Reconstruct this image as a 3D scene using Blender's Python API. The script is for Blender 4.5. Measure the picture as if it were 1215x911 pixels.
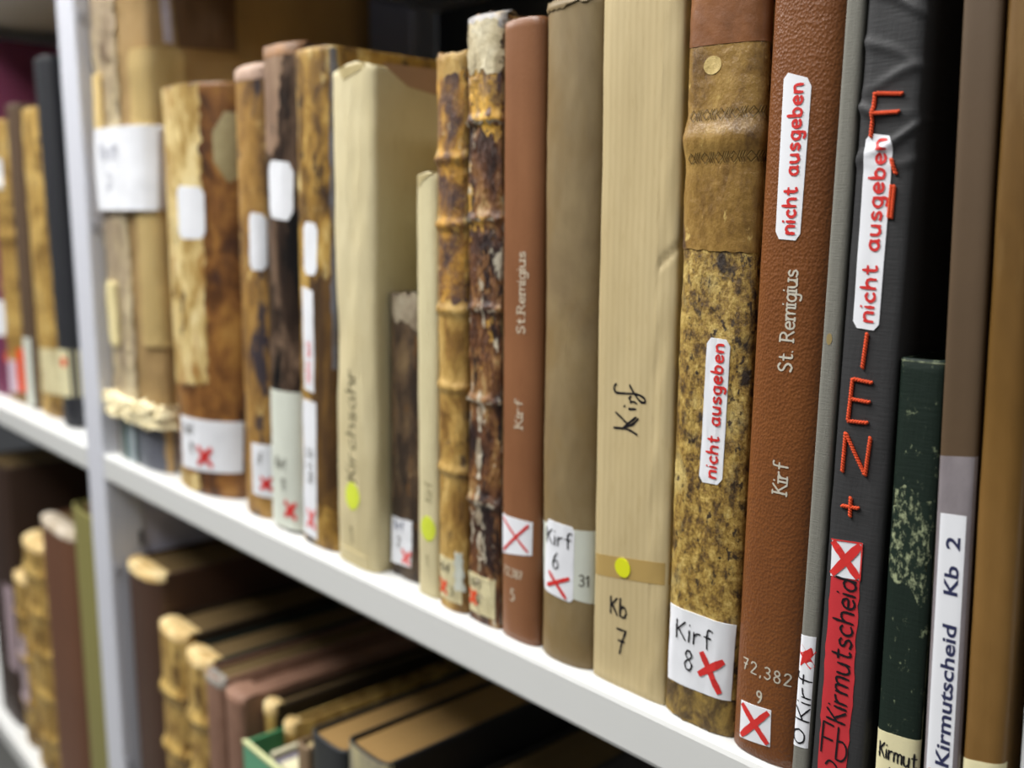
import bpy, bmesh, math, random
import numpy as np
from mathutils import Vector, Matrix, noise
random.seed(7)
SC = bpy.context.scene
for o in list(bpy.data.objects): bpy.data.objects.remove(o)
COL = SC.collection

# ------------------------------------------------------------------ camera
cd = bpy.data.cameras.new('camera'); cam = bpy.data.objects.new('camera', cd); COL.objects.link(cam)
right = Vector((0.66807456, 0.74409428, 0.00029453)); down = Vector((0.11467432, -0.10256762, -0.98809397)); fwd = Vector((-0.73520486, 0.66015421, -0.15385132))
M = Matrix((right, -down, -fwd)).transposed().to_4x4()
M.translation = Vector((0, -0.30208, 0.20294)); cam.matrix_world = M
cd.sensor_width = 36; cd.sensor_fit = 'HORIZONTAL'; cd.lens = 1141.2/1215*36
cd.clip_start = .01; cd.clip_end = 50
cd.dof.use_dof = True; cd.dof.focus_distance = .352; cd.dof.aperture_fstop = 6.2; cd.dof.aperture_blades = 0
SC.camera = cam
# ------------------------------------------------------------------ light
SC.view_settings.view_transform = 'Standard'; SC.view_settings.look = 'None'
SC.view_settings.exposure = 0.0; SC.view_settings.gamma = 1; SC.view_settings.use_curve_mapping = False
wd = bpy.data.worlds.new('world'); SC.world = wd; wd.use_nodes = True
wb = wd.node_tree.nodes['Background']; wb.inputs[0].default_value = (.93, .96, 1, 1); wb.inputs[1].default_value = .06
def area(name, loc, target, sx, sy, e, col=(1, 1, 1)):
    l = bpy.data.lights.new(name, 'AREA'); l.shape = 'RECTANGLE'; l.size = sx; l.size_y = sy; l.energy = e; l.color = col
    o = bpy.data.objects.new(name, l); COL.objects.link(o); o.location = loc
    o.rotation_euler = (Vector(target)-Vector(loc)).to_track_quat('-Z', 'Y').to_euler(); return o
area('aisle_tube_light', (-1.15, -.55, 1.5), (-.7, -.1, 0), 2.2, .2, 84, (1, .985, .96))
area('added_right_fill_light', (1.5, -.6, 1.5), (.2, -.1, 0), 1.4, .2, 11, (1, .985, .96))  # added fill from out of view, lifts the side panel and right-hand covers
area('far_aisle_tube_light', (-2.9, -.75, 1.6), (-1.4, -.2, 0), 1.2, .2, 20, (1, .985, .96))

# ------------------------------------------------------------------ material helpers
def hx(h):
    c = [int(h[i:i+2], 16)/255 for i in (0, 2, 4)]
    return tuple((v/12.92 if v <= .04045 else ((v+.055)/1.055)**2.4) for v in c)+(1,)
class NT:
    def __init__(s, name):
        s.m = bpy.data.materials.new(name); s.m.use_nodes = True; s.t = s.m.node_tree
        s.b = s.t.nodes['Principled BSDF']; s.tc = s.t.nodes.new('ShaderNodeTexCoord')
    def n(s, typ, **kw):
        x = s.t.nodes.new(typ)
        for k, v in kw.items():
            if hasattr(x, k): setattr(x, k, v)
        return x
    def l(s, a, b): s.t.links.new(a, b)
    def coords(s, scale, seed, out='Object'):
        mp = s.n('ShaderNodeMapping'); s.l(s.tc.outputs[out], mp.inputs[0])
        mp.inputs['Location'].default_value = (seed*3.17, seed*1.31, seed*2.7); mp.inputs['Scale'].default_value = scale
        return mp.outputs[0]
    def noise(s, scale, seed, detail=6, rough=.6, dist=0, out='Object'):
        x = s.n('ShaderNodeTexNoise'); s.l(s.coords(scale, seed, out), x.inputs['Vector']); x.inputs['Scale'].default_value = 1
        x.inputs['Detail'].default_value = detail; x.inputs['Roughness'].default_value = rough; x.inputs['Distortion'].default_value = dist
        return x.outputs['Fac']
    def ramp(s, fac, stops):
        r = s.n('ShaderNodeValToRGB'); e = r.color_ramp.elements
        while len(e) < len(stops): e.new(.5)
        for el, (p, c) in zip(e, stops): el.position = p; el.color = hx(c) if isinstance(c, str) else (c, c, c, 1)
        s.l(fac, r.inputs[0]); return r.outputs[0]
    def mix(s, fac, a, b, mode='MIX'):
        x = s.n('ShaderNodeMix'); x.data_type = 'RGBA'; x.blend_type = mode
        for i, v in ((0, fac), (6, a), (7, b)):
            if isinstance(v, str): v = hx(v)
            if isinstance(v, (int, float, tuple)): x.inputs[i].default_value = v
            else: s.l(v, x.inputs[i])
        return x.outputs[2]
    def bump(s, h, strength, dist=.001):
        x = s.n('ShaderNodeBump'); x.inputs['Strength'].default_value = strength; x.inputs['Distance'].default_value = dist
        s.l(h, x.inputs['Height']); s.l(x.outputs[0], s.b.inputs['Normal']); return x
    def fin(s, col, rough=.6, spec=.5, metal=0):
        if isinstance(col, str): col = hx(col)
        if isinstance(col, tuple): s.b.inputs['Base Color'].default_value = col
        else: s.l(col, s.b.inputs['Base Color'])
        if isinstance(rough, (int, float)): s.b.inputs['Roughness'].default_value = rough
        else: s.l(rough, s.b.inputs['Roughness'])
        s.b.inputs['Specular IOR Level'].default_value = spec; s.b.inputs['Metallic'].default_value = metal
        return s.m
def plain(name, col, rough=.6, spec=.4, var=.12, sc=60, metal=0, bump=.15):
    t = NT(name); f = t.noise((sc,)*3, len(name)); c = hx(col)
    d = tuple(v*(1-var) for v in c[:3])+(1,); e = tuple(min(1, v*(1+var)) for v in c[:3])+(1,)
    t.bump(t.noise((sc*12,)*3, 3, 3), bump, .0003)
    return t.fin(t.mix(f, d, e), rough, spec, metal)
def aged(name, stops, scale, seed, layers=(), rough=.62, spec=.4, bump=.5, detail=9, nrough=.65, dist=.4, cracks=0):
    t = NT(name); f = t.noise(scale, seed, detail, nrough, dist); c = t.ramp(f, stops)
    for i, (col, sc, lo, hi) in enumerate(layers):
        g = t.ramp(t.noise(sc, seed+7+i*5, 8, .65, .3), [(lo, 0.0), (hi, 1.0)]); c = t.mix(g, c, col)
    h = t.noise(tuple(v*3 for v in scale), seed+2, 8, .7)
    t.bump(h, bump, .0012)
    return t.fin(c, rough, spec)
def grain(name, col, dark, scale=900, seed=1, rough=.48, bump=.35, spec=.45):
    t = NT(name); v = t.n('ShaderNodeTexVoronoi'); t.l(t.coords((scale, scale, scale*.8), seed), v.inputs['Vector']); v.inputs['Scale'].default_value = 1
    w = t.noise((scale*.35, scale*.35, scale*.35), seed, 5, .6)
    a = t.n('ShaderNodeMath', operation='ADD'); t.l(v.outputs['Distance'], a.inputs[0]); t.l(w, a.inputs[1])
    t.bump(a.outputs[0], bump, .0004)
    c = t.mix(t.ramp(t.noise((25, 25, 12), seed, 5), [(.3, 0.0), (.75, 1.0)]), col, dark)
    return t.fin(c, rough, spec)
def kraft(name, col, col2, ribs=0, seed=1, rough=.62, soft=.3):
    t = NT(name); c = t.ramp(t.noise((18, 18, 9), seed, 6), [(.3, col), (.72, col2)])
    fib = t.noise((500, 500, 90), seed+3, 4); c = t.mix(t.ramp(fib, [(.55, 0.0), (.8, .35)]), c, 'a08a5c')
    if ribs:
        w = t.n('ShaderNodeTexWave'); w.bands_direction = 'X'; t.l(t.tc.outputs['UV'], w.inputs['Vector']); w.inputs['Scale'].default_value = ribs
        w.inputs['Distortion'].default_value = .6; w.inputs['Detail'].default_value = 1
        c = t.mix(t.ramp(w.outputs['Fac'], [(.2, 0.0), (.9, .22)]), c, 'a8946a'); t.bump(w.outputs['Fac'], .07, .0004)
    else: t.bump(t.noise((60, 60, 40), seed, 5), soft, .001)
    return t.fin(c, rough, .35)
def cloth(name, col, col2, seed=1, sc=1400, rough=.85, wear=None, lo=.55, hi=.7, wsc=(60, 60, 25)):
    t = NT(name); a = t.noise((sc*.12, sc*.12, sc), seed, 3); b = t.noise((sc, sc, sc*.12), seed+1, 3)
    m = t.n('ShaderNodeMath', operation='ADD'); t.l(a, m.inputs[0]); t.l(b, m.inputs[1]); t.bump(m.outputs[0], .35, .0004)
    c = t.mix(t.ramp(m.outputs[0], [(.35, 0.0), (.75, 1.0)]), col, col2)
    if wear: c = t.mix(t.ramp(t.noise(wsc, seed+4, 10, .72), [(lo, 0.0), (hi, 1.0)]), c, wear)
    return t.fin(c, rough, .25)
def pagesmat(name, col, col2):
    t = NT(name); c = t.mix(t.noise((2500, 6, 6), 3, 3), col, col2); t.bump(t.noise((2500, 8, 8), 3, 3), .5, .001); return t.fin(c, .85, .2)

paint = plain('painted_steel', 'd3d4d2', .38, .5, .02, 30, bump=.03)
post_paint = plain('post_paint', 'cfd1da', .4, .5, .03, 20, bump=.03)
panel_paint = plain('panel_paint', 'cdcde0', .5, .4, .05, 20)
dark_panel = plain('rear_panel_paint', '5a5e63', .7, .3, .1, 10)
pages = pagesmat('old_pages', 'c9ac72', '8d7142')
pages_dark = pagesmat('brown_pages', '7d6844', '453520')
paper = plain('white_paper', 'e1e3e8', .6, .3, .03, 80, bump=.05)
paper_grey = plain('greenish_paper', 'ccd0c4', .6, .3, .06, 60)
paper_cream = aged('cream_label_paper', [(.3, 'b9ad86'), (.6, 'd6cca2')], (60, 60, 60), 3, bump=.1)
paper_yellow = plain('ivory_paper', 'd9d1a8', .6, .3, .06, 60)
glassy_tape = plain('amber_tape', 'ad9157', .35, .5, .05, 60, bump=.02)
ink = plain('black_ink', '17151a', .5, .3, .1, 50)
red_ink = plain('red_ink', 'cc322f', .5, .3, .12, 300)
pink_ink = plain('pink_red_ink', 'e06a68', .6, .3, .12, 200)
orange_ink = plain('orange_red_ink', 'd9532f', .6, .3, .1, 200)
grey_ink = plain('faded_ink', '4b463a', .7, .2, .2, 200)
yellow_dot = plain('yellow_dot', 'd6d922', .5, .3, .04, 60)
lime_dot = plain('lime_dot', 'cfdb45', .5, .3, .04, 60)
foil = plain('silver_foil', 'cfc8b8', .35, .7, .15, 400, metal=.15)
foil_dim = plain('dull_foil', 'cbbda6', .4, .5, .2, 400, metal=.1)
thread = plain('orange_thread', 'c94a28', .8, .2, .25, 900)
red_tape = plain('red_label', 'bd3238', .45, .4, .12, 120)

# ------------------------------------------------------------------ geometry helpers (all lengths in cm, written out in m)
K = .01
def link(name, verts, faces, mat, parent=None, smooth=True, uvs=None, kind=None):
    me = bpy.data.meshes.new(name); me.from_pydata([(v[0]*K, v[1]*K, v[2]*K) for v in verts], [], faces)
    if uvs:
        ul = me.uv_layers.new(name='UVMap')
        for lp in me.loops: ul.data[lp.index].uv = uvs[lp.vertex_index]
    bm = bmesh.new(); bm.from_mesh(me); bmesh.ops.recalc_face_normals(bm, faces=bm.faces); bm.to_mesh(me); bm.free()
    me.materials.append(mat)
    if smooth: me.shade_smooth()
    o = bpy.data.objects.new(name, me); COL.objects.link(o)
    if parent: o.parent = parent
    if kind: o['kind'] = kind
    return o
def boxv(x0, x1, y0, y1, z0, z1, bev=0, seg=2):
    bm = bmesh.new(); bmesh.ops.create_cube(bm, size=1)
    for v in bm.verts: v.co = Vector((x0+(v.co.x+.5)*(x1-x0), y0+(v.co.y+.5)*(y1-y0), z0+(v.co.z+.5)*(z1-z0)))
    if bev: bmesh.ops.bevel(bm, geom=bm.edges[:], offset=bev, segments=seg, affect='EDGES', profile=.5)
    bm.verts.index_update()
    r = [tuple(v.co) for v in bm.verts], [tuple(v.index for v in f.verts) for f in bm.faces]; bm.free(); return r
def box(name, x0, x1, y0, y1, z0, z1, mat, parent=None, bev=0):
    v, f = boxv(x0, x1, y0, y1, z0, z1, bev); return link(name, v, f, mat, parent, smooth=False)
def root(name, label, cat, loc, rot=(0, 0, 0), group=None):
    o = bpy.data.objects.new(name, None); o.empty_display_size = .02; COL.objects.link(o)
    o.location = [c*K for c in loc]; o.rotation_euler = rot; o['label'] = label; o['category'] = cat
    if group: o['group'] = group
    return o
def N3(x, y, z): return noise.noise(Vector((x, y, z)))

class Book:
    fl = .12
    """one book: x0 left edge, w thickness, yf front of spine, h height, tilt deg, d depth, p spine squareness, b spine bulge"""
    def __init__(s, name, label, x0, w, yf, h, tilt, d, p, b, z0=0, group='books on the main shelf', disp=None):
        s.w, s.h, s.d, s.p, s.b, s.disp = w, h, d, p, b, disp
        t = math.radians(tilt); px = x0+w if t >= 0 else x0; s.ox = -w/2 if t >= 0 else w/2
        s.root = root(name, label, 'book', (px, yf, z0), (0, t, 0), group)
        a = np.linspace(0, math.pi/2, 160)
        X = np.r_[w/2*np.sin(a)**(2/p), w/2]; Y = np.r_[b*(1-np.cos(a)**(2/p)), d]
        s.X, s.Y = X, Y; s.S_ = np.r_[0, np.cumsum(np.hypot(np.diff(X), np.diff(Y)))]; s.smax = s.S_[-1]; s.ssp = s.S_[-2]
    def pt(s, u, off=0):
        a = abs(u); sg = 1 if u >= 0 else -1
        f = lambda q: (float(np.interp(q, s.S_, s.X)), float(np.interp(q, s.S_, s.Y)))
        x, y = f(a); a0, a1 = max(0, a-.03), min(s.smax, a+.03); p0, p1 = f(a0), f(a1)
        if a < .03: p0 = (-f(.03-a)[0], f(.03-a)[1])
        dx, dy = p1[0]-p0[0], p1[1]-p0[1]; L = math.hypot(dx, dy) or 1
        return sg*(x+dy/L*off), y-dx/L*off
    def S(s, u, z, off=0):
        if s.disp: off += s.disp(u, z)*max(s.fl, min(1, (s.ssp+.25-abs(u))/.5))
        x, y = s.pt(u, off); return (x+s.ox, y, z)
    def cover(s, mat, name='cover', ns=44, nz=40, t=.22, closed=False, ztop=None, z0=0, bevel=.05, h=None):
        h = h or s.h
        us = sorted(set([round(v, 4) for v in list(np.linspace(-s.ssp, s.ssp, ns))+[-s.smax, s.smax]+[q*(s.ssp+(s.smax-s.ssp)*k/8) for k in range(1, 8) for q in (-1, 1)]]))
        zs = [0, bevel]+list(np.linspace(.4, h-.4, nz))+[h-bevel, h]
        V = []; UV = []; F = []; n = len(us)
        for j, zz in enumerate(zs):
            o = -bevel*.8 if j in (0, len(zs)-1) else 0
            for u in us:
                zt = zz
                if ztop: zt = z0+(zz)*(1+(ztop(u))/h)
                x, y, _ = s.S(u, zz, o); V.append((x, y, zt)); UV.append((u*K, zz*K))
        m = len(zs)
        for j in range(m-1):
            for i in range(n-1): F.append((j*n+i, j*n+i+1, (j+1)*n+i+1, (j+1)*n+i))
        off = len(V)
        if closed:
            for j, zz in ((0, 0), (m-1, h)):
                base = [V[j*n+i] for i in range(n)]
                # inner ring then strips left-right across the width
                for i in range(n//2):
                    a, b_ = j*n+i, j*n+n-1-i; c, d_ = j*n+i+1, j*n+n-2-i
                    if c < d_: F.append((a, b_, d_, c))
                    elif c == d_: F.append((a, b_, c))
            F.append(tuple([j*n for j in range(m)]+[j*n+n-1 for j in range(m-1, -1, -1)]))
        else:
            for j in (0, m-1):
                pass
            for j, zz in enumerate(zs):
                for u in us:
                    uu = max(-s.smax, min(s.smax, u)); x, y = s.pt(uu, -t); V.append((x+s.ox, y, V[j*n+us.index(u)][2])); UV.append((u*K, zz*K))
            for j in range(m-1):
                for i in range(n-1): F.append((off+j*n+i, off+(j+1)*n+i, off+(j+1)*n+i+1, off+j*n+i+1))
                F.append((j*n, (j+1)*n, off+(j+1)*n, off+j*n)); F.append((j*n+n-1, off+j*n+n-1, off+(j+1)*n+n-1, (j+1)*n+n-1))
            for i in range(n-1):
                F.append((i, off+i, off+i+1, i+1)); q = (m-1)*n; F.append((q+i, q+i+1, off+q+i+1, off+q+i))
        s.cov = link(name, V, F, mat, s.root, True, UV)
        return s.cov
    def pages(s, mat=None, inset=.35, t=.26, front=None):
        y0 = (s.b+.35) if front is None else front
        v, f = boxv(-s.w/2+t+s.ox, s.w/2-t+s.ox, y0, s.d-inset, .25, s.h-inset, .05, 1)
        return link('page_block', v, f, mat or pages, s.root, False)
    def headcap(s, mat, back=.9, bulge=.18, name='headcap', h=None):
        h = h or s.h; V = []; F = []; n = 24; m = 6
        us = np.linspace(-s.ssp, s.ssp, n)
        for i, u in enumerate(us):
            x, y, _ = s.S(u, h-.3, .03)
            for j in range(m+1):
                if j == 0: V.append((x, y, h-.7)); continue
                k = (j-1)/(m-1); yy = y+(s.b+back-y)*k; xx = x*(1-.05*k)+s.ox*.05*k
                V.append((xx, yy, h-.05+bulge*math.sin(math.pi*min(1, k*1.1+.05))+.06*N3(xx*1.5, yy*1.5, s.w)))
        for i in range(n-1):
            for j in range(m): F.append((i*(m+1)+j, (i+1)*(m+1)+j, (i+1)*(m+1)+j+1, i*(m+1)+j+1))
        return link(name, V, F, mat, s.root)
    def patch(s, name, c, mat, off=.025, nu=16, nv=16, chamfer=0, wob=0, parent=None):
        """c: corners (top-left, top-right, bottom-left, bottom-right) in (s, z)"""
        if off < .2: off *= .5
        tl, tr, bl, br = c; V = []; F = []; hgt = math.dist(tl, bl); wid = math.dist(tl, tr)
        vs = list(np.linspace(0, 1, nv+1))
        if chamfer: q = chamfer/hgt; vs = sorted(set([0, q*.4, q, 1-q, 1-q*.4, 1]+[v for v in vs if q < v < 1-q]))
        for v in vs:
            k = 0
            if chamfer:
                e = min(v, 1-v)*hgt
                if e < chamfer: k = (chamfer-e)*.75/wid
            for i in range(nu+1):
                u = k+(1-2*k)*i/nu
                a = (tl[0]+(tr[0]-tl[0])*u, tl[1]+(tr[1]-tl[1])*u); b = (bl[0]+(br[0]-bl[0])*u, bl[1]+(br[1]-bl[1])*u)
                q = (a[0]+(b[0]-a[0])*v, a[1]+(b[1]-a[1])*v)
                w_ = wob*N3(q[0]*3, q[1]*3, 5.1) if wob else 0
                V.append(s.S(q[0]+w_*(i in (0, nu)), q[1]+w_*(v in (0, 1)), off))
        n = nu+1; m = len(vs)
        for j in range(m-1):
            for i in range(n-1): F.append((j*n+i, j*n+i+1, (j+1)*n+i+1, (j+1)*n+i))
        rim = [i for i in range(n)]+[j*n+n-1 for j in range(1, m)]+[(m-1)*n+i for i in range(n-2, -1, -1)]+[j*n for j in range(m-2, 0, -1)]
        o0 = len(V)
        L = len(rim)
        for r in rim: V.append(V[r])
        for r in rim: x, y, z = V[r]; V.append((x, y+off*1.1, z))
        for i in range(L): F.append((o0+i, o0+(i+1) % L, o0+L+(i+1) % L, o0+L+i))
        return link(name, V, F, mat, parent or s.root)
    def disc(s, name, cs, cz, rs, rz, mat, off=.025, sides=28, parent=None):
        if off < .2: off *= .5
        V = [s.S(cs, cz, off)]; F = []; R = 4
        for r in range(1, R+1):
            for k in range(sides):
                a = 2*math.pi*(k+.5)/sides; V.append(s.S(cs+rs*r/R*math.cos(a), cz+rz*r/R*math.sin(a), off))
        for k in range(sides):
            F.append((0, 1+k, 1+(k+1) % sides))
            for r in range(R-1): a = 1+r*sides; b = a+sides; F.append((a+k, b+k, b+(k+1) % sides, a+(k+1) % sides))
        for k in range(sides):
            a = 2*math.pi*(k+.5)/sides; V.append(s.S(cs+rs*math.cos(a), cz+rz*math.sin(a), off)); V.append(s.S(cs+rs*math.cos(a), cz+rz*math.sin(a), 0))
        o2 = 1+R*sides
        for k in range(sides): q = (k+1) % sides; F.append((o2+2*k, o2+2*k+1, o2+2*q+1, o2+2*q))
        return link(name, V, F, mat, parent or s.root)
    def strokes(s, name, lines, wid, mat, off=.055, parent=None, jit=0, taper=0):
        if off < .2: off *= .68
        V = []; F = []; rnd = random.Random(len(lines)+int(wid*1000))
        for ln in lines:
            pts = resample(ln, wid*.8)
            base = len(V); n = len(pts)
            for i, p in enumerate(pts):
                a = pts[max(0, i-1)]; b = pts[min(n-1, i+1)]; dx, dy = b[0]-a[0], b[1]-a[1]; L = math.hypot(dx, dy) or 1
                nx, ny = -dy/L, dx/L; w = wid/2*(1+jit*(rnd.random()-.5))*(1-taper*(i/n))
                ex = ey = 0
                if i == 0: ex, ey = -dx/L*wid*.3, -dy/L*wid*.3; w *= .75
                if i == n-1: ex, ey = dx/L*wid*.3, dy/L*wid*.3; w *= .75
                for q in (-1, 1): V.append(s.S(p[0]+ex+nx*w*q, p[1]+ey+ny*w*q, off))
            for i in range(n-1): F.append((base+2*i, base+2*i+1, base+2*i+3, base+2*i+2))
        return link(name, V, F, mat, parent or s.root, smooth=False)
    def text(s, txt, s0, z0, size, wid, mat, up=False, parent=None, name='lettering', sp=.28, slant=0, serif=False, off=.055, skew=0, jit=.35, stretch=1, length=None, lead=0):
        L, tot = layout(txt, sp, serif)
        if length: stretch = length/(tot*size)
        out = []
        for ln in L:
            q = []
            for (x, y) in ln:
                x = (x+slant*y)*stretch*size; y *= size
                q.append((s0-y+lead*x, z0+x) if up else (s0+x, z0+y+skew*x))
            out.append(q)
        return s.strokes(name, out, wid, mat, off, parent, jit)
    def cross(s, c, wid, mat, parent=None, name='cross_mark', off=.06, m=.1):
        m = max(m, .1); wid *= 1.45; tl, tr, bl, br = c; g = lambda a, b, k: (a[0]+(b[0]-a[0])*k, a[1]+(b[1]-a[1])*k)
        return s.strokes(name, [[g(tl, br, m), g(tl, br, .5), g(tl, br, 1-m)], [g(tr, bl, m), g(tr, bl, .52), g(tr, bl, 1-m)]], wid, mat, off, parent, .22)
def resample(ln, step):
    pts = ln
    out = [pts[0]]
    for a, b in zip(pts[:-1], pts[1:]):
        L = math.dist(a, b); n = max(1, int(L/max(step, 1e-4)+.5))
        for k in range(1, n+1): out.append((a[0]+(b[0]-a[0])*k/n, a[1]+(b[1]-a[1])*k/n))
    return out
def cat(pts, n=5):
    if len(pts) < 3: return pts
    P = [pts[0]]+list(pts)+[pts[-1]]; out = []
    for i in range(1, len(P)-2):
        for k in range(n):
            t = k/n; out.append(tuple(.5*((2*P[i][j])+(-P[i-1][j]+P[i+1][j])*t+(2*P[i-1][j]-5*P[i][j]+4*P[i+1][j]-P[i+2][j])*t*t+(-P[i-1][j]+3*P[i][j]-3*P[i+1][j]+P[i+2][j])*t**3) for j in (0, 1)))
    return out+[pts[-1]]
ST = [(0, 1), (0, 0)]
BOWL = [(.66, .82), (.42, 1), (.12, .85), (0, .48), (.1, .12), (.36, 0), (.6, .18), (.68, .5)]
G = {
 'n': (.7, [ST, [(0, .6), (.22, .95), (.5, 1), (.68, .75), (.7, 0)]]), 'i': (.05, [ST, [(0, 1.42), (.02, 1.5)]]),
 'c': (.62, [[(.62, .85), (.38, 1), (.1, .82), (0, .48), (.12, .12), (.38, 0), (.66, .15)]]),
 'h': (.7, [[(0, 1.7), (0, 0)], [(0, .6), (.22, .95), (.5, 1), (.68, .75), (.7, 0)]]),
 't': (.6, [[(.28, 1.55), (.28, .25), (.42, 0), (.62, .08)], [(0, 1.02), (.6, 1.02)]]),
 'a': (.75, [BOWL, [(.68, .98), (.68, .25), (.8, 0)]]), 'u': (.75, [[(0, 1), (.02, .3), (.22, 0), (.5, .08), (.68, .35)], [(.7, 1), (.7, 0)]]),
 's': (.58, [[(.58, .86), (.34, 1), (.08, .85), (.12, .6), (.48, .42), (.58, .2), (.36, 0), (0, .1)]]),
 'g': (.7, [BOWL, [(.68, .98), (.68, -.3), (.48, -.58), (.1, -.48)]]),
 'e': (.66, [[(.04, .5), (.64, .55), (.6, .85), (.35, 1), (.08, .82), (0, .45), (.12, .1), (.4, 0), (.68, .15)]]),
 'b': (.7, [[(0, 1.7), (0, .04)], [(0, .6), (.3, .98), (.6, .82), (.68, .45), (.52, .05), (.22, 0), (0, .12)]]),
 'd': (.7, [BOWL, [(.68, 1.7), (.7, 0)]]), 'l': (.05, [[(0, 1.7), (0, 0)]]), 'p': (.7, [[(0, 1), (0, -.6)], [(0, .6), (.3, .98), (.6, .82), (.68, .45), (.52, .05), (.22, 0), (0, .12)]]),
 'r': (.5, [ST, [(0, .6), (.2, .92), (.5, 1)]]), 'f': (.55, [[(.62, 1.6), (.42, 1.68), (.24, 1.4), (.24, 0)], [(0, .98), (.52, .98)]]),
 'm': (1.1, [ST, [(0, .65), (.18, .98), (.42, 1), (.54, .78), (.55, 0)], [(.55, .65), (.74, .98), (.98, 1), (1.1, .78), (1.1, 0)]]),
 'K': (.75, [[(0, 1.6), (0, 0)], [(.72, 1.6), (.02, .72)], [(.2, .9), (.78, 0)]]),
 'S': (.8, [[(.78, 1.38), (.45, 1.62), (.1, 1.4), (.14, 1.02), (.62, .72), (.78, .35), (.48, 0), (.05, .16)]]),
 'R': (.85, [[(0, 1.6), (0, 0)], [(0, 1.58), (.5, 1.56), (.72, 1.2), (.5, .85), (0, .8)], [(.38, .8), (.88, 0)]]),
 'F': (.7, [[(0, 1.6), (0, 0)], [(0, 1.6), (.7, 1.6)], [(0, .9), (.6, .9)]]),
 '.': (.05, [[(0, .05), (.04, 0)]]), ',': (.1, [[(.08, .1), (0, -.25)]]), ' ': (.45, []),
 '0': (.75, [[(.38, 1.6), (.08, 1.3), (0, .8), (.08, .3), (.38, 0), (.68, .3), (.76, .8), (.68, 1.3), (.38, 1.6)]]),
 '1': (.3, [[(0, 1.2), (.3, 1.6)], [(.3, 1.6), (.3, 0)]]), '2': (.75, [[(.02, 1.25), (.2, 1.56), (.55, 1.55), (.7, 1.2), (.45, .7), (0, .02)], [(0, 0), (.76, 0)]]),
 '3': (.7, [[(.02, 1.45), (.35, 1.62), (.65, 1.35), (.5, .95), (.25, .85)], [(.25, .85), (.6, .72), (.7, .35), (.38, 0), (0, .15)]]),
 '4': (.7, [[(.45, 1.6), (0, .5)], [(0, .5), (.7, .5)], [(.5, .9), (.5, 0)]]),
 '5': (.7, [[(.65, 1.6), (.1, 1.6)], [(.1, 1.6), (.05, .95)], [(.05, .95), (.4, 1.02), (.7, .6), (.5, .08), (.2, 0), (0, .12)]]),
 '6': (.72, [[(.58, 1.6), (.2, 1.1), (0, .5), (.15, .06), (.42, 0), (.7, .3), (.6, .75), (.3, .82), (.05, .5)]]),
 '7': (.72, [[(0, 1.58), (.72, 1.6)], [(.72, 1.6), (.42, .8), (.25, 0)], [(.12, .85), (.62, .85)]]),
 '8': (.7, [[(.35, .86), (.06, 1.15), (.2, 1.55), (.5, 1.55), (.64, 1.15), (.35, .86), (.02, .5), (.15, .04), (.55, .04), (.7, .5), (.35, .86)]]),
 '9': (.7, [[(.66, 1.15), (.4, .8), (.1, .95), (.05, 1.35), (.32, 1.6), (.62, 1.4), (.68, .9), (.5, .3), (.25, 0)]]),
}
def layout(txt, sp, serif=False):
    out = []; x = 0
    for ch in txt:
        w, ls = G[ch]
        for ln in ls:
            q = cat(ln) if len(ln) > 2 else ln
            out.append([(x+a, b) for a, b in q])
            if serif and len(ln) == 2 and abs(ln[0][0]-ln[1][0]) < .05 and abs(ln[0][1]-ln[1][1]) > .8:
                for p in ln: out.append([(x+p[0]-.17, p[1]), (x+p[0]+.17, p[1])])
        x += w+sp
    return out, x-sp
def bands(zs, h, wd, amp=0, seed=0, fs=1.2, rough=0):
    def f(u, z):
        v = 0
        for q in zs: v += h*math.exp(-((z-q)/wd)**2)
        if amp: v += amp*N3(u*fs+seed, z*.35, seed)+amp*.5*N3(u*fs*3+seed, z*1.4, seed+4)
        if rough: v += rough*N3(u*9+seed, z*5, seed+2)
        return v
    return f

# ------------------------------------------------------------------ steel shelving
rk = root('steel_shelving', 'white painted steel shelving with two bays, shelves and slotted upright full of books', 'shelving', (-95, 0, -95))
def rb(name, x0, x1, y0, y1, z0, z1, mat, bev=0): return box(name, x0+95, x1+95, y0, y1, z0+95, z1+95, mat, rk, bev)
for (x0, x1) in ((-91, 24), (-215, -95.5)):
    for zt in (0, -46.2, 47.6):
        o = rb('shelf_board', x0, x1, 0, 40, zt-2.5, zt, paint, .28)
rb('shelf_upright', -95.5, -91, 0, 3.6, -95, 96, post_paint, .25)
rb('shelf_upright', -95.5, -91, 36.5, 40, -95, 96, post_paint, .25)
rb('side_panel', -93.6, -91.2, 3.6, 36.5, -94, 94, panel_paint)
rb('rear_panel', -91, 24, 40, 40.3, -92, 92, dark_panel)
rb('rear_panel', -215, -95.5, 40, 40.3, -92, 92, dark_panel)
dark_slot = plain('slot_shadow', '3c3e46', .8, .2)
for i in range(14):
    zz = -60+i*8.4
    rb('slot', -91.02, -90.96, 2.9, 3.3, zz, zz+1.5, dark_slot)
for zz in (38.6, 20.4, -12, -32): rb('screw', -91.1, -90.85, .35, .85, zz, zz+1.0, plain('screw_zinc', 'a9abb4', .4, .5), .1)
fl = box('floor', -260, 120, -160, 90, -97, -95, plain('grey_linoleum', '8a8a86', .5, .4, .1, 8)); fl['kind'] = 'structure'

# ------------------------------------------------------------------ main shelf, left to right
g0 = 'books on the main shelf'
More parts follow.
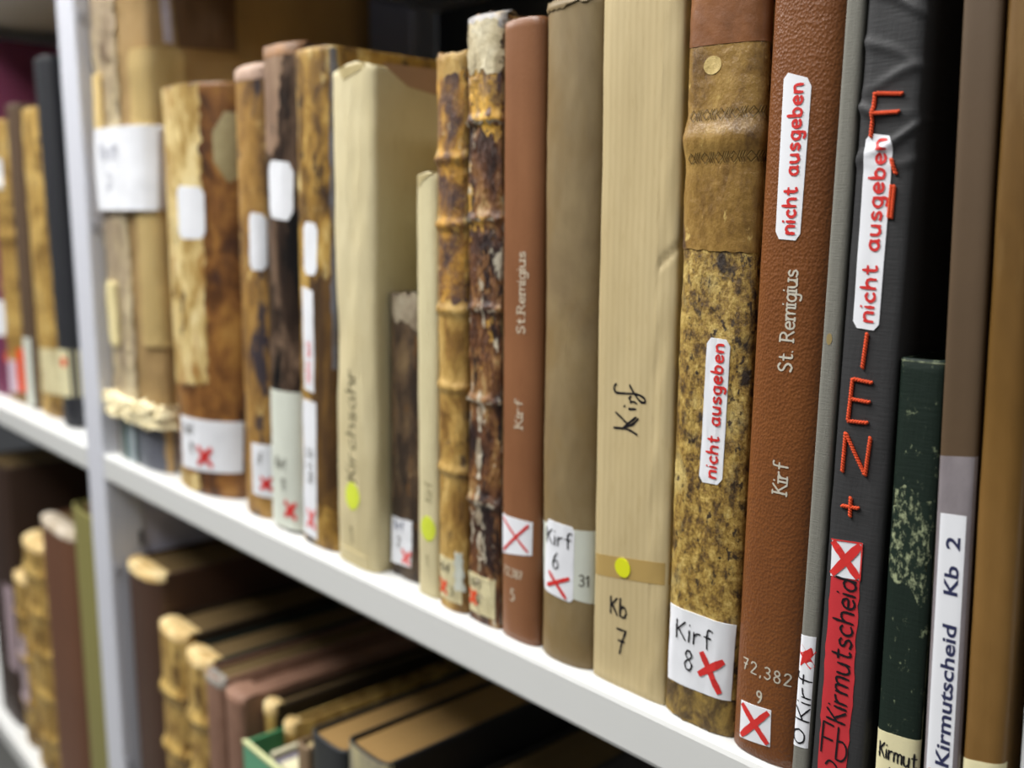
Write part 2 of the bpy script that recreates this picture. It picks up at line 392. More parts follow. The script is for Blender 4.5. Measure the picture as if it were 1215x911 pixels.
# --- parcel in kraft paper and clear film
def crumple(a, f, sd): return lambda u, z: a*(N3(u*f+sd, z*f*.5, sd)+.6*abs(N3(u*f*2.3, z*f*1.4+sd, sd))+.3*N3(u*f*5, z*f*4, sd+3))
B = Book('wrapped_parcel', 'tall parcel of papers in kraft paper and clear film with a square white note', -90.8, 11.5, 1.0, 42.5, 0, 22, 3, 1.3, disp=crumple(.14, .5, 2))
B.root['category'] = 'parcel'; B.fl = 1
par_kraft = kraft('parcel_kraft', 'c2a370', 'ac8d60', 0, 3, .5)
par_pale = aged('pale_crumpled_paper', [(.28, '8f7a62'), (.42, 'bda98e'), (.55, 'e2d0a8'), (.75, 'f0e6cc')], (26, 26, 16), 5, [('7b6550', (16, 16, 24), .62, .7)], .35, .5, 1, dist=1.2)
manila = kraft('manila_card', 'd9bf86', 'cdb276', 0, 5, .5, .1)
B.cover(par_kraft, 'kraft_wrapper', closed=True, nz=110, ns=70)
# crumpled pale film-covered paper on the left half of the front
P2 = B.disp; B.disp = lambda u, z: P2(u, z)+.1+.2*abs(N3(u*.9, z*.5, 9))+.12*N3(u*2.5, z*1.7, 4)
B.patch('crumpled_paper', ((-5.6, 42), (1.2, 42), (-5.6, 5.5), (1.6, 5.5)), par_pale, .05, 36, 110, 0, .3)
B.disp = P2
B.patch('manila_card', ((3.7, 35.0), (8.4, 35.2), (3.4, 10.9), (7.6, 10.9)), manila, .24, 24, 40, .5)
B.patch('manila_card', ((-4.6, 34), (-2.2, 34), (-4.6, 27), (-1.9, 26)), manila, .5, 10, 20, .5)
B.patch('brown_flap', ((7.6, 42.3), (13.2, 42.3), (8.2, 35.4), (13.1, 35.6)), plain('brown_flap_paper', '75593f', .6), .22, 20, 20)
B.patch('pale_highlight', ((6.7, 42.3), (7.3, 42.3), (7.0, 35.6), (7.6, 35.6)), plain('lilac_white_edge', 'd6cdd8', .4), .22, 4, 20)  # highlight left of the brown flap, painted as a lilac-white strip
B.patch('pale_slip', ((-3.9, 16.2), (-1.7, 16), (-3.9, 10.6), (-1.5, 10.4)), plain('cream_slip', 'ddcf9c', .5), .5, 8, 12, .2)
core_m = [('6d6a62', -5.5, -3.8), ('8a8f8e', -3.8, -2.6), ('2f5550', -2.6, -1.3), ('a9b3b8', -1.3, .1), ('2b3f3f', .1, .9), ('6d7078', .9, 3.2), ('64666f', 3.2, 9.5)]
for i, (c, a, b) in enumerate(core_m):
    B.patch('folder_edge', ((a, 4.6), (b-.06, 4.6), (a, .05), (b-.06, .05)), plain('folder_'+c, c, .45, .5, .1), .16+.02*(i % 2), 6, 4)
lb = B.patch('note_label', ((-4.4, 29.4), (6.1, 29.0), (-4.7, 22.4), (5.9, 22.2)), paper, .6, 20, 14)
B.text('Kirsch', -2.6, 26.6, .9, .12, plain('pale_ink', '9496a6'), parent=lb, off=.64)
B.text('20', -1.4, 24.2, .8, .12, plain('pale_ink_two', 'a3a5b2'), parent=lb, off=.64)
tn = lambda u, z: P2(u, z)+.5+.55*abs(N3(u*1.3, z*1.1, 3))+.3*N3(u*3, z*2, 1)
B.disp = tn; B.patch('torn_paper_edge', ((-7.2, 6.0), (6.9, 5.9), (-7.2, 4.3), (6.7, 4.0)), aged('torn_cream_paper', [(.3, 'ecd8a4'), (.6, 'fbf0c8')], (60, 60, 60), 8, bump=.8), .4, 70, 14, 0, .7)
B.disp = P2
ft = NT('clear_film'); ft.bump(ft.noise((30, 30, 14), 5, 5, .6, 1), .8, .004)
tr = ft.n('ShaderNodeBsdfTransparent'); gl = ft.n('ShaderNodeBsdfGlossy'); gl.inputs['Roughness'].default_value = .15; mxs = ft.n('ShaderNodeMixShader')
fr = ft.n('ShaderNodeFresnel'); fr.inputs[0].default_value = 1.45
bmpn = [x for x in ft.t.nodes if x.type == 'BUMP'][0]; ft.l(bmpn.outputs[0], gl.inputs['Normal']); ft.l(bmpn.outputs[0], fr.inputs['Normal'])
fm = ft.n('ShaderNodeMath', operation='MULTIPLY'); fm.inputs[1].default_value = .35; ft.l(fr.outputs[0], fm.inputs[0]); ft.l(fm.outputs[0], mxs.inputs[0]); ft.l(tr.outputs[0], mxs.inputs[1]); ft.l(gl.outputs[0], mxs.inputs[2])
ft.l(mxs.outputs[0], ft.t.nodes['Material Output'].inputs['Surface'])
B.disp = lambda u, z: P2(u, z)+.08*N3(u*.6, z*.4, 8)
B.patch('clear_film', ((-6, 42.3), (14, 42.3), (-6, 4), (14, 4)), ft.m, .42, 50, 90, 0, .4)
B.disp = P2

# --- thick folio with octagonal tag
m = aged('mottled_calf', [(.3, '2c1a12'), (.42, '553316'), (.52, '85582a'), (.64, 'a97a3a'), (.8, 'b88e4c')], (38, 38, 24), 11, [('3a2420', (30, 30, 20), .55, .66), ('c39a58', (60, 60, 40), .66, .74)], .45, .5, .6)
B = Book('thick_folio', 'thick mottled brown leather folio with pale octagonal tag on a rounded spine', -78.4, 11.0, .7, 31.2, .5, 20, 2, 3.0, disp=bands([], 0, 1, .05, 3))
B.cover(m, nz=60); B.pages()
pale = aged('worn_pale_calf', [(.25, '6b4c24'), (.42, 'a98a4c'), (.55, 'd9c389'), (.75, 'e8dcb0')], (55, 55, 26), 4, [('4a3520', (36, 36, 26), .57, .64), ('9a6a30', (30, 30, 14), .56, .66)], .5, .4, .6)
B.patch('worn_strip', ((-4.6, 31.1), (3.3, 31.1), (-4.6, 8), (3.0, 9)), pale, .05, 30, 50, 0, .5)
B.patch('worn_tail', ((-4.4, 1.4), (1.6, 1.5), (-4.4, .1), (1.4, .1)), pale, .05, 16, 8, 0, .3)
B.disc('octagonal_tag', 6.1, 26.6, 1.75, 2.7, aged('tag_paper', [(.3, '9a8c62'), (.7, 'b7ab82')], (40, 40, 40), 6, bump=.1), .19, 8)
lb = B.patch('spine_label', ((.2, 23.9), (3.5, 23.7), (.1, 19.9), (3.4, 19.9)), paper, .09, chamfer=.5)
lb = B.patch('shelfmark_label', ((-1.5, 5.9), (5.9, 6.1), (-1.7, 1.7), (5.7, 2.1)), paper, .09)
B.text('Kirf', -.6, 4.6, .55, .1, grey_ink, parent=lb, off=.12); B.text('10', .2, 3.2, .5, .1, grey_ink, parent=lb, off=.12)
B.cross(((1.4, 3.9), (3.2, 3.9), (1.4, 2.3), (3.2, 2.3)), .35, red_ink, lb, off=.14)

# --- slim brown with rolled headcap
m = aged('ochre_brown_calf', [(.22, '33251a'), (.4, '6e5030'), (.55, 'a17a3e'), (.7, 'b8935a')], (60, 60, 30), 21, [('3b3338', (60, 60, 24), .56, .62), ('c9a868', (50, 50, 30), .62, .68)], .5, .4, .7)
B = Book('leather_book', 'narrow brown leather book with curled headcap beside the thick folio', -65.2, 4.0, 1.2, 31.2, 1.6, 18, 2.2, 1.0, disp=bands([], 0, 1, .05, 5))
B.cover(m, nz=60); B.pages(); B.headcap(aged('pink_grey_headcap', [(.3, '8d6f5c'), (.7, 'c9ac98')], (80, 80, 80), 3), bulge=.5, name='curled_headcap')
B.patch('spine_label', ((.5, 21.8), (2.05, 21.6), (.45, 17.8), (2.0, 17.8)), paper, .06, chamfer=.4)
lb = B.patch('shelfmark_label', ((.0, 5.4), (2.4, 5.5), (0, 1.6), (2.4, 1.6)), paper, .06)
B.text('if', .8, 4.0, .5, .09, grey_ink, parent=lb, off=.09); B.cross(((1.0, 3.1), (2.0, 3.1), (1.0, 2.1), (2.0, 2.1)), .25, red_ink, lb, off=.1)

# --- dark book, grey white label at foot
m = aged('black_brown_calf', [(.3, '15100d'), (.48, '33251c'), (.6, '6a5544'), (.75, '9a8066')], (45, 45, 18), 32, [('0f0c0c', (40, 40, 14), .52, .6), ('7d6650', (80, 80, 40), .64, .7)], .38, .5, .6)
B = Book('leather_book', 'dark brown leather book with a long greenish white label at its foot', -60.9, 4.4, 1.0, 32.1, 2.2, 20, 2.2, .9, disp=bands([], 0, 1, .05, 8))
B.cover(m, nz=60); B.pages(); B.headcap(aged('orange_headcap', [(.3, '5f4838'), (.7, 'a3764a')], (80, 80, 80), 5), bulge=.2)
B.patch('worn_top', ((-2.4, 32.0), (1.2, 32.0), (-2.4, 25.4), (.2, 25.6)), aged('worn_grey_brown', [(.3, '574132'), (.5, '856a54'), (.75, 'a58a70')], (45, 45, 20), 12, [('241a16', (60, 60, 16), .58, .63)]), .04, 14, 24, 0, .5)
B.patch('spine_label', ((-.9, 25.0), (1.85, 24.8), (-.95, 21.3), (1.75, 21.1)), paper, .06, chamfer=.6)
lb = B.patch('shelfmark_label', ((-2.3, 9.6), (2.3, 9.9), (-2.3, .1), (2.3, .25)), paper_grey, .05)
B.text('Kirf', -.6, 4.3, .5, .09, grey_ink, parent=lb, off=.09); B.text('11', .1, 2.9, .5, .09, grey_ink, parent=lb, off=.09)
B.cross(((.5, 2.2), (1.7, 2.2), (.5, 1.0), (1.7, 1.0)), .28, red_ink, lb, off=.1)

# --- ochre spotted with white strips
m = aged('spotted_ochre_calf', [(.25, '2a1c0e'), (.4, '5e431f'), (.52, '94702f'), (.63, 'bd9a52'), (.8, 'd6bb78')], (70, 70, 36), 41, [('3a2818', (60, 60, 32), .55, .61), ('e0c888', (40, 40, 20), .56, .66)], .5, .4, .7)
B = Book('leather_book', 'spotted ochre leather book with narrow white strips down the left of its spine', -56.2, 4.3, .9, 31.3, 1.9, 20, 2.6, .7, disp=bands([], 0, 1, .05, 11))
B.cover(m, nz=60); B.pages(pages_dark)
B.patch('blue_grey_joint', ((1.95, 31.1), (2.5, 31.1), (1.95, 12), (2.35, 12)), aged('blue_grey_wear', [(.35, '5a4a38'), (.6, '70727c')], (70, 70, 30), 2), .04, 6, 30, 0, .2)
dk = aged('dark_lower_calf', [(.3, '241608'), (.5, '4d3416'), (.7, '866228')], (40, 40, 12), 8)
B.patch('dark_leather', ((-.2, 17.5), (2.5, 17.8), (-.2, 3.0), (2.5, 2.8)), dk, .03, 16, 40, 0, .5)
B.patch('spine_label', ((-.8, 21.0), (.8, 20.9), (-.95, 17.7), (.7, 17.7)), paper, .07, chamfer=.4)
lb = B.patch('narrow_label', ((-1.2, 16.9), (.2, 16.7), (-1.1, 10.3), (.2, 10.2)), paper, .07)
B.text('nicht aus', -.2, 10.8, .35, .08, pink_ink, up=True, parent=lb, off=.1)
lb = B.patch('shelfmark_label', ((-1.4, 9.6), (.4, 9.6), (-1.6, .5), (.25, .4)), paper, .07)
B.text('Kirf 12', -.1, 4.2, .45, .07, grey_ink, up=True, parent=lb, off=.1); B.cross(((-.9, 2.4), (.1, 2.4), (-.9, 1.0), (.1, 1.0)), .22, pink_ink, lb, off=.1)

# --- wrapped book, Kirchsahr
kr1 = kraft('pale_kraft', 'd0c5a0', 'c2b48a', 0, 8, .55, .25)
def ft_top(u): return .35*math.exp(-((u-.4)/1.3)**2)+.12*N3(u*2, 1, 1)
B = Book('wrapped_book', 'pale kraft wrapped book with faint name up its spine and lime dot', -51.3, 4.4, .7, 29.5, 1.55, 19, 3, .6, disp=lambda u, z: .09*N3(u*.5, z*.12, 3)+.05*N3(u*1.2+3, z*.5, 1)-.22*math.exp(-((z-14)/2.2)**2-((u+1.6)/.9)**2))
B.cover(kr1, 'kraft_wrapper', closed=True, nz=70, ztop=ft_top); 
B.patch('folded_flap', ((-1.3, 29.6), (1.6, 29.75), (-.6, 28.95), (1.3, 29.4)), kraft('flap_kraft', 'a89868', 'b5a578', 0, 2), .06, 14, 6)
B.patch('inner_fold', ((2.6, 29.7), (12, 29.8), (4.4, 28.6), (12, 27.5)), plain('rosy_inner_paper', 'a9886a', .6), .05, 20, 8)
B.patch('bottom_fold', ((-1.6, .9), (1.5, .9), (-1.6, .05), (1.7, .05)), kr1, .1, 10, 4)
B.text('Kirchsahr', .35, 5.4, .66, .14, plain('pencil_grey', '6a6144', .7), up=True, sp=.3, off=.03, length=6.8)
B.disc('lime_dot', -.05, 4.4, .82, .85, lime_dot, .05)
B.text('1', -.35, 1.4, .65, .1, plain('pencil_grey_two', '6a6144', .7), off=.03)

# --- short dark book
m = aged('crackled_black_calf', [(.3, '191310'), (.48, '3a2c20'), (.6, '5e4a34'), (.75, '8a7350')], (90, 90, 36), 51, [('6c4a24', (80, 80, 30), .58, .63), ('a08a64', (160, 160, 80), .64, .68)], .5, .5, .8)
B = Book('small_leather_book', 'short crackled black leather book between the two kraft wrapped books', -46.7, 3.0, 1.7, 16.9, 1.3, 12, 3, .4, disp=bands([], 0, 1, .07, 15, rough=.02))
B.cover(m, nz=60, ns=50); B.pages(pages_dark)
B.patch('frayed_head', ((-1.4, 16.95), (1.5, 16.95), (-1.3, 15.5), (1.5, 15.0)), aged('frayed_grey', [(.3, '5a4430'), (.55, '9c8f78'), (.75, 'c2b79e')], (70, 70, 50), 6, bump=1), .06, 16, 10, 0, .5)
B.patch('brown_joint', ((1.3, 16), (1.6, 16), (1.3, .3), (1.6, .3)), plain('brown_joint', '5a3a1e'), .03, 4, 20)
lb = B.patch('shelfmark_label', ((-1.45, 3.5), (.85, 3.7), (-1.4, .65), (.75, .85)), paper, .06)
B.text('Kirf', -.9, 2.9, .35, .07, plain('blue_grey_ink', '6b7186'), parent=lb, off=.09); B.text('2', -.5, 1.9, .35, .07, grey_ink, parent=lb, off=.09)
B.cross(((-.1, 1.8), (.8, 1.8), (-.1, .95), (.7, .95)), .2, pink_ink, lb, off=.1)

# --- thin wrapped book
B = Book('wrapped_book', 'thin pale wrapped booklet with half a lime dot before the ribbed leather books', -42.95, 1.85, 1.0, 23.4, .9, 15, 3, .4, disp=lambda u, z: .03*N3(u, z*.4, 8))
kr2 = kraft('ribbed_pale_kraft', 'd2c9a2', 'c6ba92', 0, 4, .55, .15)
B.cover(kr2, 'kraft_wrapper', closed=True, nz=50, ztop=lambda u: .12*math.exp(-((u-.3)/.5)**2))
B.patch('folded_flap', ((-.7, 23.35), (.9, 23.5), (-.6, 22.7), (-.1, 23.1)), kraft('flap_kraft_two', 'a89a70', 'b5a578', 0, 2), .05, 10, 5)
B.disc('lime_dot', .15, 4.0, .62, .72, lime_dot, .04)
B.text('Kirf', .5, 5.6, .4, .05, plain('pencil_grey_three', '8f8560', .7), up=True, off=.03); B.text('1', 0, 1.8, .4, .06, plain('pencil_grey_four', '8f8560', .7), off=.03)

# --- gilt ribbed, left
m = aged('ribbed_tan_calf', [(.28, '4a3218'), (.42, '86622d'), (.52, 'ad8946'), (.66, 'c9a865'), (.8, 'd8bf85')], (60, 60, 34), 61, [('5b4630', (70, 70, 34), .58, .66)], .5, .45, .8)
b8 = bands([24.07, 20.76, 16.38, 12.32, 7.82], .15, .26, .07, 21, rough=.03)
B = Book('ribbed_leather_book', 'narrow tan ribbed leather book, the left one of the worn ribbed pair', -40.8, 2.4, .7, 29.2, .5, 20, 2.2, .6, disp=b8)
B.cover(m, nz=200, ns=40, ztop=lambda u: .25*N3(u*2, 3, 1)); B.pages(pages_dark)
B.patch('dark_upper_leather', ((-1.2, 28.0), (1.2, 28.2), (-1.2, 17.0), (1.2, 16.8)), aged('flaking_brown', [(.32, '35262a'), (.44, '5f4434'), (.52, '8c622c'), (.6, 'c08e34'), (.72, 'd6b468')], (85, 85, 50), 9, [('bfae8a', (130, 130, 60), .64, .67)], bump=1), .02, 20, 120, 0, .4)
lb = B.patch('shelfmark_label', ((-1.1, 2.9), (.95, 2.9), (-1.1, .55), (.95, .5)), paper_cream, .05)
B.text('Kirf', -.7, 2.1, .3, .06, ink, parent=lb, off=.08); B.text('3', .2, .9, .3, .06, ink, parent=lb, off=.08); B.cross(((-.9, 1.6), (-.1, 1.6), (-.9, .8), (-.1, .8)), .2, orange_ink, lb, off=.09)
B.patch('torn_white_strip', ((.5, 3.4), (1.0, 3.4), (.6, 1.2), (1.1, 1.2)), paper_grey, .08, 6, 10, 0, .2)

# --- dark ribbed, right
m = aged('flaking_dark_calf', [(.3, '20130f'), (.42, '43291d'), (.5, '684227'), (.58, '92683a'), (.66, 'b39a6a'), (.8, 'd0c3a2')], (80, 80, 40), 71, [('2a1a18', (85, 85, 30), .55, .6), ('c79a44', (75, 75, 50), .63, .66), ('c9bfa8', (150, 150, 45), .58, .62)], .45, .5, 1, detail=14)
b9 = bands([25.79, 21.08, 16.64, 11.94, 6.64], .15, .24, .1, 31, rough=.06)
B = Book('ribbed_leather_book', 'dark flaking ribbed leather book, right one of the worn ribbed pair', -38.18, 2.48, .8, 30.6, .4, 20, 3, .5, disp=b9)
B.cover(m, nz=260, ns=60, ztop=lambda u: .3*N3(u*2.5, 5, 1)); B.pages(pages_dark)
B.patch('ochre_flake', ((-1.0, 28.2), (1.35, 28.3), (-.9, 26.1), (1.3, 24.6)), aged('ochre_patchy', [(.3, '5a4038'), (.42, '8b6b3a'), (.52, 'c99a3a'), (.7, 'd9ac48')], (60, 60, 30), 3, [('4c3a3c', (70, 70, 14), .52, .58)], bump=1), .03, 24, 30, 0, .7)
B.patch('frayed_head', ((-1.2, 30.3), (1.3, 30.35), (-1.2, 28.2), (1.15, 27.9)), aged('frayed_cream', [(.3, '8f7f62'), (.5, 'cbbd98'), (.75, 'e2d9bd')], (70, 70, 60), 6, bump=1.2), .1, 20, 16, 0, .5)
B.headcap(aged('blue_grey_head', [(.3, '6f6a68'), (.6, 'a7a4a2'), (.8, 'c9a658')], (60, 60, 60), 8), bulge=.2)
B.patch('torn_joint', ((1.35, 30.3), (1.6, 30.3), (1.3, .3), (1.55, .3)), aged('joint_wear', [(.3, '5c4a2e'), (.48, '8f7f58'), (.62, 'a8a69c'), (.8, 'c2b79a')], (80, 80, 22), 12, bump=1), .06, 6, 90, 0, .3)
wv = []
for k in range(5):
    z = 12.4-k*2.5; u = -.15+.12*N3(z, 1, 1); wv.append(([(u+.12*N3(z-q, k, 1), z-q*1.0) for q in (0, .5, 1, 1.5, 2.0)]))
B.strokes('exposed_thread', wv, .3, aged('pale_thread', [(.35, '6d5a42'), (.5, 'a0917a'), (.66, 'd0c8b6')], (200, 200, 120), 4), .05, jit=1.5)
fraym = aged('frayed_cord', [(.3, '8d7d66'), (.5, 'b5a78e'), (.7, 'd9d2c4')], (300, 300, 200), 5, bump=1)
for z in (25.6, 21.0, 16.55, 11.9, 6.6):
    for k in range(3):
        q0 = -1.2+.85*k+.2*random.random(); B.strokes('frayed_cord', [[(q0+.12*i, z+.14*N3(q0*3+i, z, 2)) for i in range(2+random.randint(0, 4))]], .13+.12*random.random(), fraym, .09, jit=1.4)
lb = B.patch('shelfmark_label', ((-1.1, 2.6), (1.0, 2.6), (-1.1, .45), (1.0, .5)), paper_cream, .07)
B.text('Kirf', -.75, 1.9, .28, .05, grey_ink, parent=lb, off=.1); B.cross(((-1.0, 1.7), (-.35, 1.7), (-1.0, .9), (-.35, .9)), .2, orange_ink, lb, off=.11); B.text('4', -.3, 1.0, .3, .05, grey_ink, parent=lb, off=.1)

# --- slim brown leather (St. Remigius 5)
m = grain('russet_leather', '8b5e3e', '764c30', 900, 3, .38, .12)
B = Book('leather_book', 'slim russet leather volume with silver title and white crossed square label low down', -35.55, 2.75, .7, 29.9, .45, 21, 2.6, .6)
B.cover(m, ztop=lambda u: .12*math.cos(u/1.4)); B.pages()
B.text('St.Remigius', .52, 15.6, .33, .075, foil_dim, up=True, serif=True, off=.03, length=3.85, sp=.3)
B.text('Kirf', .42, 11.0, .32, .07, foil_dim, up=True, serif=True, off=.03, length=1.35)
c = ((-1.22, 6.35), (1.08, 6.4), (-1.22, 4.3), (1.05, 4.7))
lb = B.patch('crossed_label', c, paper, .04); B.cross(c, .1, red_ink, lb, off=.07, m=.04)
B.text('72,387', -.95, 3.3, .26, .065, foil_dim, off=.03, sp=.35); B.text('5', -.35, 2.05, .36, .09, foil_dim, off=.03)

# --- grey-brown cloth (Kirf 6)
m = aged('olive_brown_cloth', [(.3, '6f5d42'), (.55, '857352'), (.75, '94835f')], (20, 20, 10), 81, [('7a6238', (10, 10, 6), .5, .7)], .5, .4, .18, detail=5)
B = Book('cloth_book', 'olive brown book with a white strip and label reading Kirf 6 round its spine', -32.7, 3.5, .6, 30.3, .3, 21, 2.2, .9, disp=lambda u, z: .05*N3(u*.6, z*.15, 2)+.02*N3(u*2, z*1.2, 3)+.05*math.exp(-((z-30.1)/.12)**2))
B.cover(m, nz=90, ztop=lambda u: .12*math.cos(u)+.1*N3(u*2, 2, 2)); B.pages()
B.patch('head_fold', ((-1.5, 30.35), (2.1, 30.4), (-1.4, 29.9), (1.9, 30.25)), m, .07, 16, 5, 0, .2)
st = B.patch('spine_strip', ((-1.85, 6.6), (2.0, 6.8), (-1.85, 3.7), (2.0, 3.25)), paper_grey, .03, 24, 10)
B.text('31', 1.15, 4.1, .33, .06, grey_ink, parent=st, off=.05)
c = ((-.98, 6.9), (.86, 6.85), (-1.3, 3.3), (.82, 3.15)); lb = B.patch('shelfmark_label', c, paper, .06, chamfer=.2)
B.text('Kirf', -.95, 5.75, .46, .075, ink, parent=lb, off=.085, sp=.3, length=1.65); B.text('6', -.45, 4.6, .5, .07, ink, parent=lb, off=.085, skew=0)
B.cross(((-.85, 4.45), (.75, 4.4), (-1.05, 3.55), (.55, 3.2)), .13, red_ink, lb, off=.09, m=.02)

# --- wide kraft (Kb 7)
m = kraft('ribbed_kraft', 'c3b289', 'b8a57a', 92, 6, .55)
B = Book('wrapped_book', 'wide ribbed kraft paper wrapped book with black Kirf, a yellow dot and Kb 7', -29.05, 4.3, .8, 31.8, .2, 22, 5, .45, disp=lambda u, z: .05*N3(u*.5, z*.15, 6)+.06*N3(u*1.5, z*.5, 2)*(1 if u > 1.2 else .2)-.1*math.exp(-((z-19.3-(u-1.6)*.8)/.18)**2)*(1 if u > 1.3 else 0))
B.cover(m, 'kraft_wrapper', closed=True, nz=150, ns=70, ztop=lambda u: .05*N3(u, 1, 1))
B.patch('tape_band', ((-2.25, 5.85), (2.6, 6.55), (-2.25, 4.85), (2.6, 5.55)), glassy_tape, .02, 24, 6)
kt = [cat([(-.98, 11.9), (-.2, 11.95), (.38, 11.8)]), [(-.92, 12.15), (.34, 12.1)][:0] or [(.36, 11.8), (.30, 11.8)],
      [(.3, 12.55), (-.42, 12.0)], cat([(-.42, 12.0), (.1, 12.2), (.42, 12.5)]), cat([(-.9, 12.6), (-.3, 12.25), (-.1, 12.1)]),
      cat([(-.12, 12.85), (.28, 12.9)]), [(-.42, 12.92), (-.36, 12.96)],
      cat([(-.05, 13.15), (.1, 13.2), (.32, 13.15)]), cat([(.0, 13.2), (-.12, 13.32), (-.02, 13.42)]),
      cat([(-.9, 13.85), (-1.02, 13.7), (-.9, 13.48), (-.4, 13.5), (.3, 13.55), (.72, 13.42), (.74, 13.25), (.45, 13.3), (.0, 13.75), (-.1, 13.9)])]
B.strokes('lettering', [k for k in kt if len(k) > 1], .1, ink, .03, jit=.5)
B.disc('yellow_dot', -.28, 5.67, .44, .44, yellow_dot, .1)
B.text('Kb', -.95, 3.35, .5, .1, ink, off=.03, sp=.35, jit=.5, skew=0); B.text('7', -.55, 1.6, .72, .1, ink, off=.03, jit=.5)

# --- gilt mottled with patch (Kirf 8)
m = aged('gilt_mottled_leather', [(.33, '2b1d0c'), (.43, '5f451c'), (.5, '987832'), (.57, 'bd9f52'), (.7, 'dcc684')], (210, 210, 150), 91, [('d8c27c', (34, 34, 20), .52, .64), ('35240f', (260, 260, 170), .56, .62), ('2c1e12', (55, 55, 38), .6, .66)], .5, .45, .8, detail=15, nrough=.8, dist=.1)
B = Book('patched_leather_book', 'mottled gold and brown leather book with patched head and white Kirf 8 label', -24.65, 3.5, .55, 30.4, .7, 20, 2.8, .6, disp=bands([], 0, 1, .04, 41, rough=.02))
B.cover(m, nz=180, ns=70); B.pages()
pm = aged('burnished_patch', [(.3, '3a2a20'), (.42, '6a4e26'), (.52, '8a6a34'), (.64, 'a38246'), (.8, 'c4a662')], (45, 45, 30), 95, [('352a34', (26, 26, 9), .58, .66), ('c7ab68', (150, 150, 90), .64, .7)], .33, .55, .7, nrough=.75)
bd = B.disp; B.disp = lambda u, z: bd(u, z)+.17*math.exp(-((z-23.9)/.55)**2)
B.patch('leather_patch', ((-1.85, 28.4), (1.95, 28.3), (-1.85, 19.7), (1.9, 19.6)), pm, .06, 30, 80, 0, .1)
orn = []
for zc, kk in ((24.75, 1), (23.15, -1)):
    for i in range(5):
        u0 = -1.35+i*.66
        orn.append([(u0, zc), (u0+.17, zc+.2), (u0+.34, zc), (u0+.17, zc-.2), (u0, zc)])
        for q in (0, .1, .2): orn.append([(u0+.34+q, zc), (u0+.42+q, zc+.2)]); orn.append([(u0+.34+q, zc), (u0+.42+q, zc-.2)])
B.strokes('tooled_ornament', orn, .045, plain('tooled_line', '5a4420', .4), .075)
B.strokes('tooled_ornament', [[(a+.02, b-.03) for a, b in q] for q in orn], .03, plain('tooled_glint', 'a98b52', .35), .072)
B.disp = bd
B.disc('pale_scuff', -.35, 26.55, .42, .34, aged('scuff', [(.3, 'a08748'), (.6, 'cdb475')], (80, 80, 80), 4), .09, 14)
B.patch('cap_leather', ((-1.9, 30.3), (2.0, 30.3), (-1.9, 27.35), (1.95, 27.2)), aged('russet_cap', [(.3, '5a371d'), (.55, '7c4d28'), (.75, '936238')], (30, 30, 30), 7, (), .4, .5, .3), .1, 24, 20)
B.patch('worn_tail', ((-1.9, 1.5), (1.95, 1.6), (-1.9, .05), (1.95, .05)), aged('tail_leather', [(.3, '30241c'), (.45, '5f4a26'), (.6, '9a7e3c'), (.8, 'bfa055')], (130, 130, 80), 13, bump=.9), .04, 20, 12, 0, .15)
c = ((-.08, 16.3), (.98, 16.27), (-.2, 10.45), (.88, 10.5)); lb = B.patch('warning_label', c, paper, .06, chamfer=.25)
B.text('nicht ausgeben', .62, 10.75, .31, .095, red_ink, up=True, parent=lb, off=.085, sp=.42, length=5.3, slant=.02, lead=.02)
c = ((-1.55, 4.85), (1.72, 4.87), (-1.55, 1.5), (1.65, 1.62)); lb = B.patch('shelfmark_label', c, paper, .07, 24, 12)
B.text('Kirf', -1.02, 3.55, .5, .075, ink, parent=lb, off=.095, sp=.32, length=1.75); B.text('8', -.52, 2.35, .52, .075, ink, parent=lb, off=.095)
B.cross(((.22, 3.45), (1.38, 3.3), (.14, 2.3), (1.28, 1.75)), .2, red_ink, lb, off=.1, m=.03)

# --- big russet (St. Remigius 9)
m = grain('cognac_leather', '7a4922', '653a1c', 1000, 5, .4, .55)
B = Book('leather_book', 'broad cognac leather volume, warning label above silver title and crossed label low down', -21.05, 2.95, .3, 31, 1.1, 21, 2.4, .7)
B.cover(m, nz=30, ns=70); B.pages()
c = ((-.62, 25.9), (.5, 25.55), (-.58, 20.1), (.42, 20.05)); lb = B.patch('warning_label', c, paper, .05, chamfer=.25)
B.text('nicht ausgeben', .2, 20.3, .32, .1, red_ink, up=True, parent=lb, off=.075, sp=.42, length=5.1, slant=.02)
B.text('St. Remigius', .42, 15.35, .34, .075, foil, up=True, serif=True, off=.03, length=3.65, sp=.3)
B.text('Kirf', .52, 10.8, .36, .075, foil, up=True, serif=True, off=.03, length=1.15)
B.text('72,382', -.95, 3.4, .29, .06, foil, off=.03, length=2.1, sp=.5); B.text('9', -.2, 2.3, .3, .07, foil, off=.03)
c = ((-.96, 2.05), (.46, 2.2), (-.94, .5), (.5, .7)); lb = B.patch('crossed_label', c, paper, .05); B.cross(c, .17, red_ink, lb, off=.075, m=.1)

# --- grey cloth thin
m = cloth('grey_linen', '9d9c93', '75746c', 3, 1800)
B = Book('thin_cloth_book', 'thin grey linen volume squeezed between the cognac leather and the stitched black spine', -18.05, .66, .15, 31, 1.35, 20, 3, .22)
B.cover(m, t=.12); B.pages(t=.14)
B.disc('brown_spot', -.02, 16.7, .11, .2, plain('brown_stain', '8e7c50'), .02)
c = ((-.36, 5.7), (.3, 5.8), (-.36, 1.3), (.3, 1.4)); lb = B.patch('shelfmark_label', c, paper, .03)
B.text('0', -.3, 1.5, .35, .06, ink, parent=lb, off=.045, stretch=1.7); B.text('Kirf', .27, 2.45, .33, .06, ink, up=True, parent=lb, off=.045, length=1.8)
B.cross(((-.3, 5.3), (.25, 5.3), (-.3, 4.6), (.25, 4.6)), .2, red_ink, lb, off=.05)

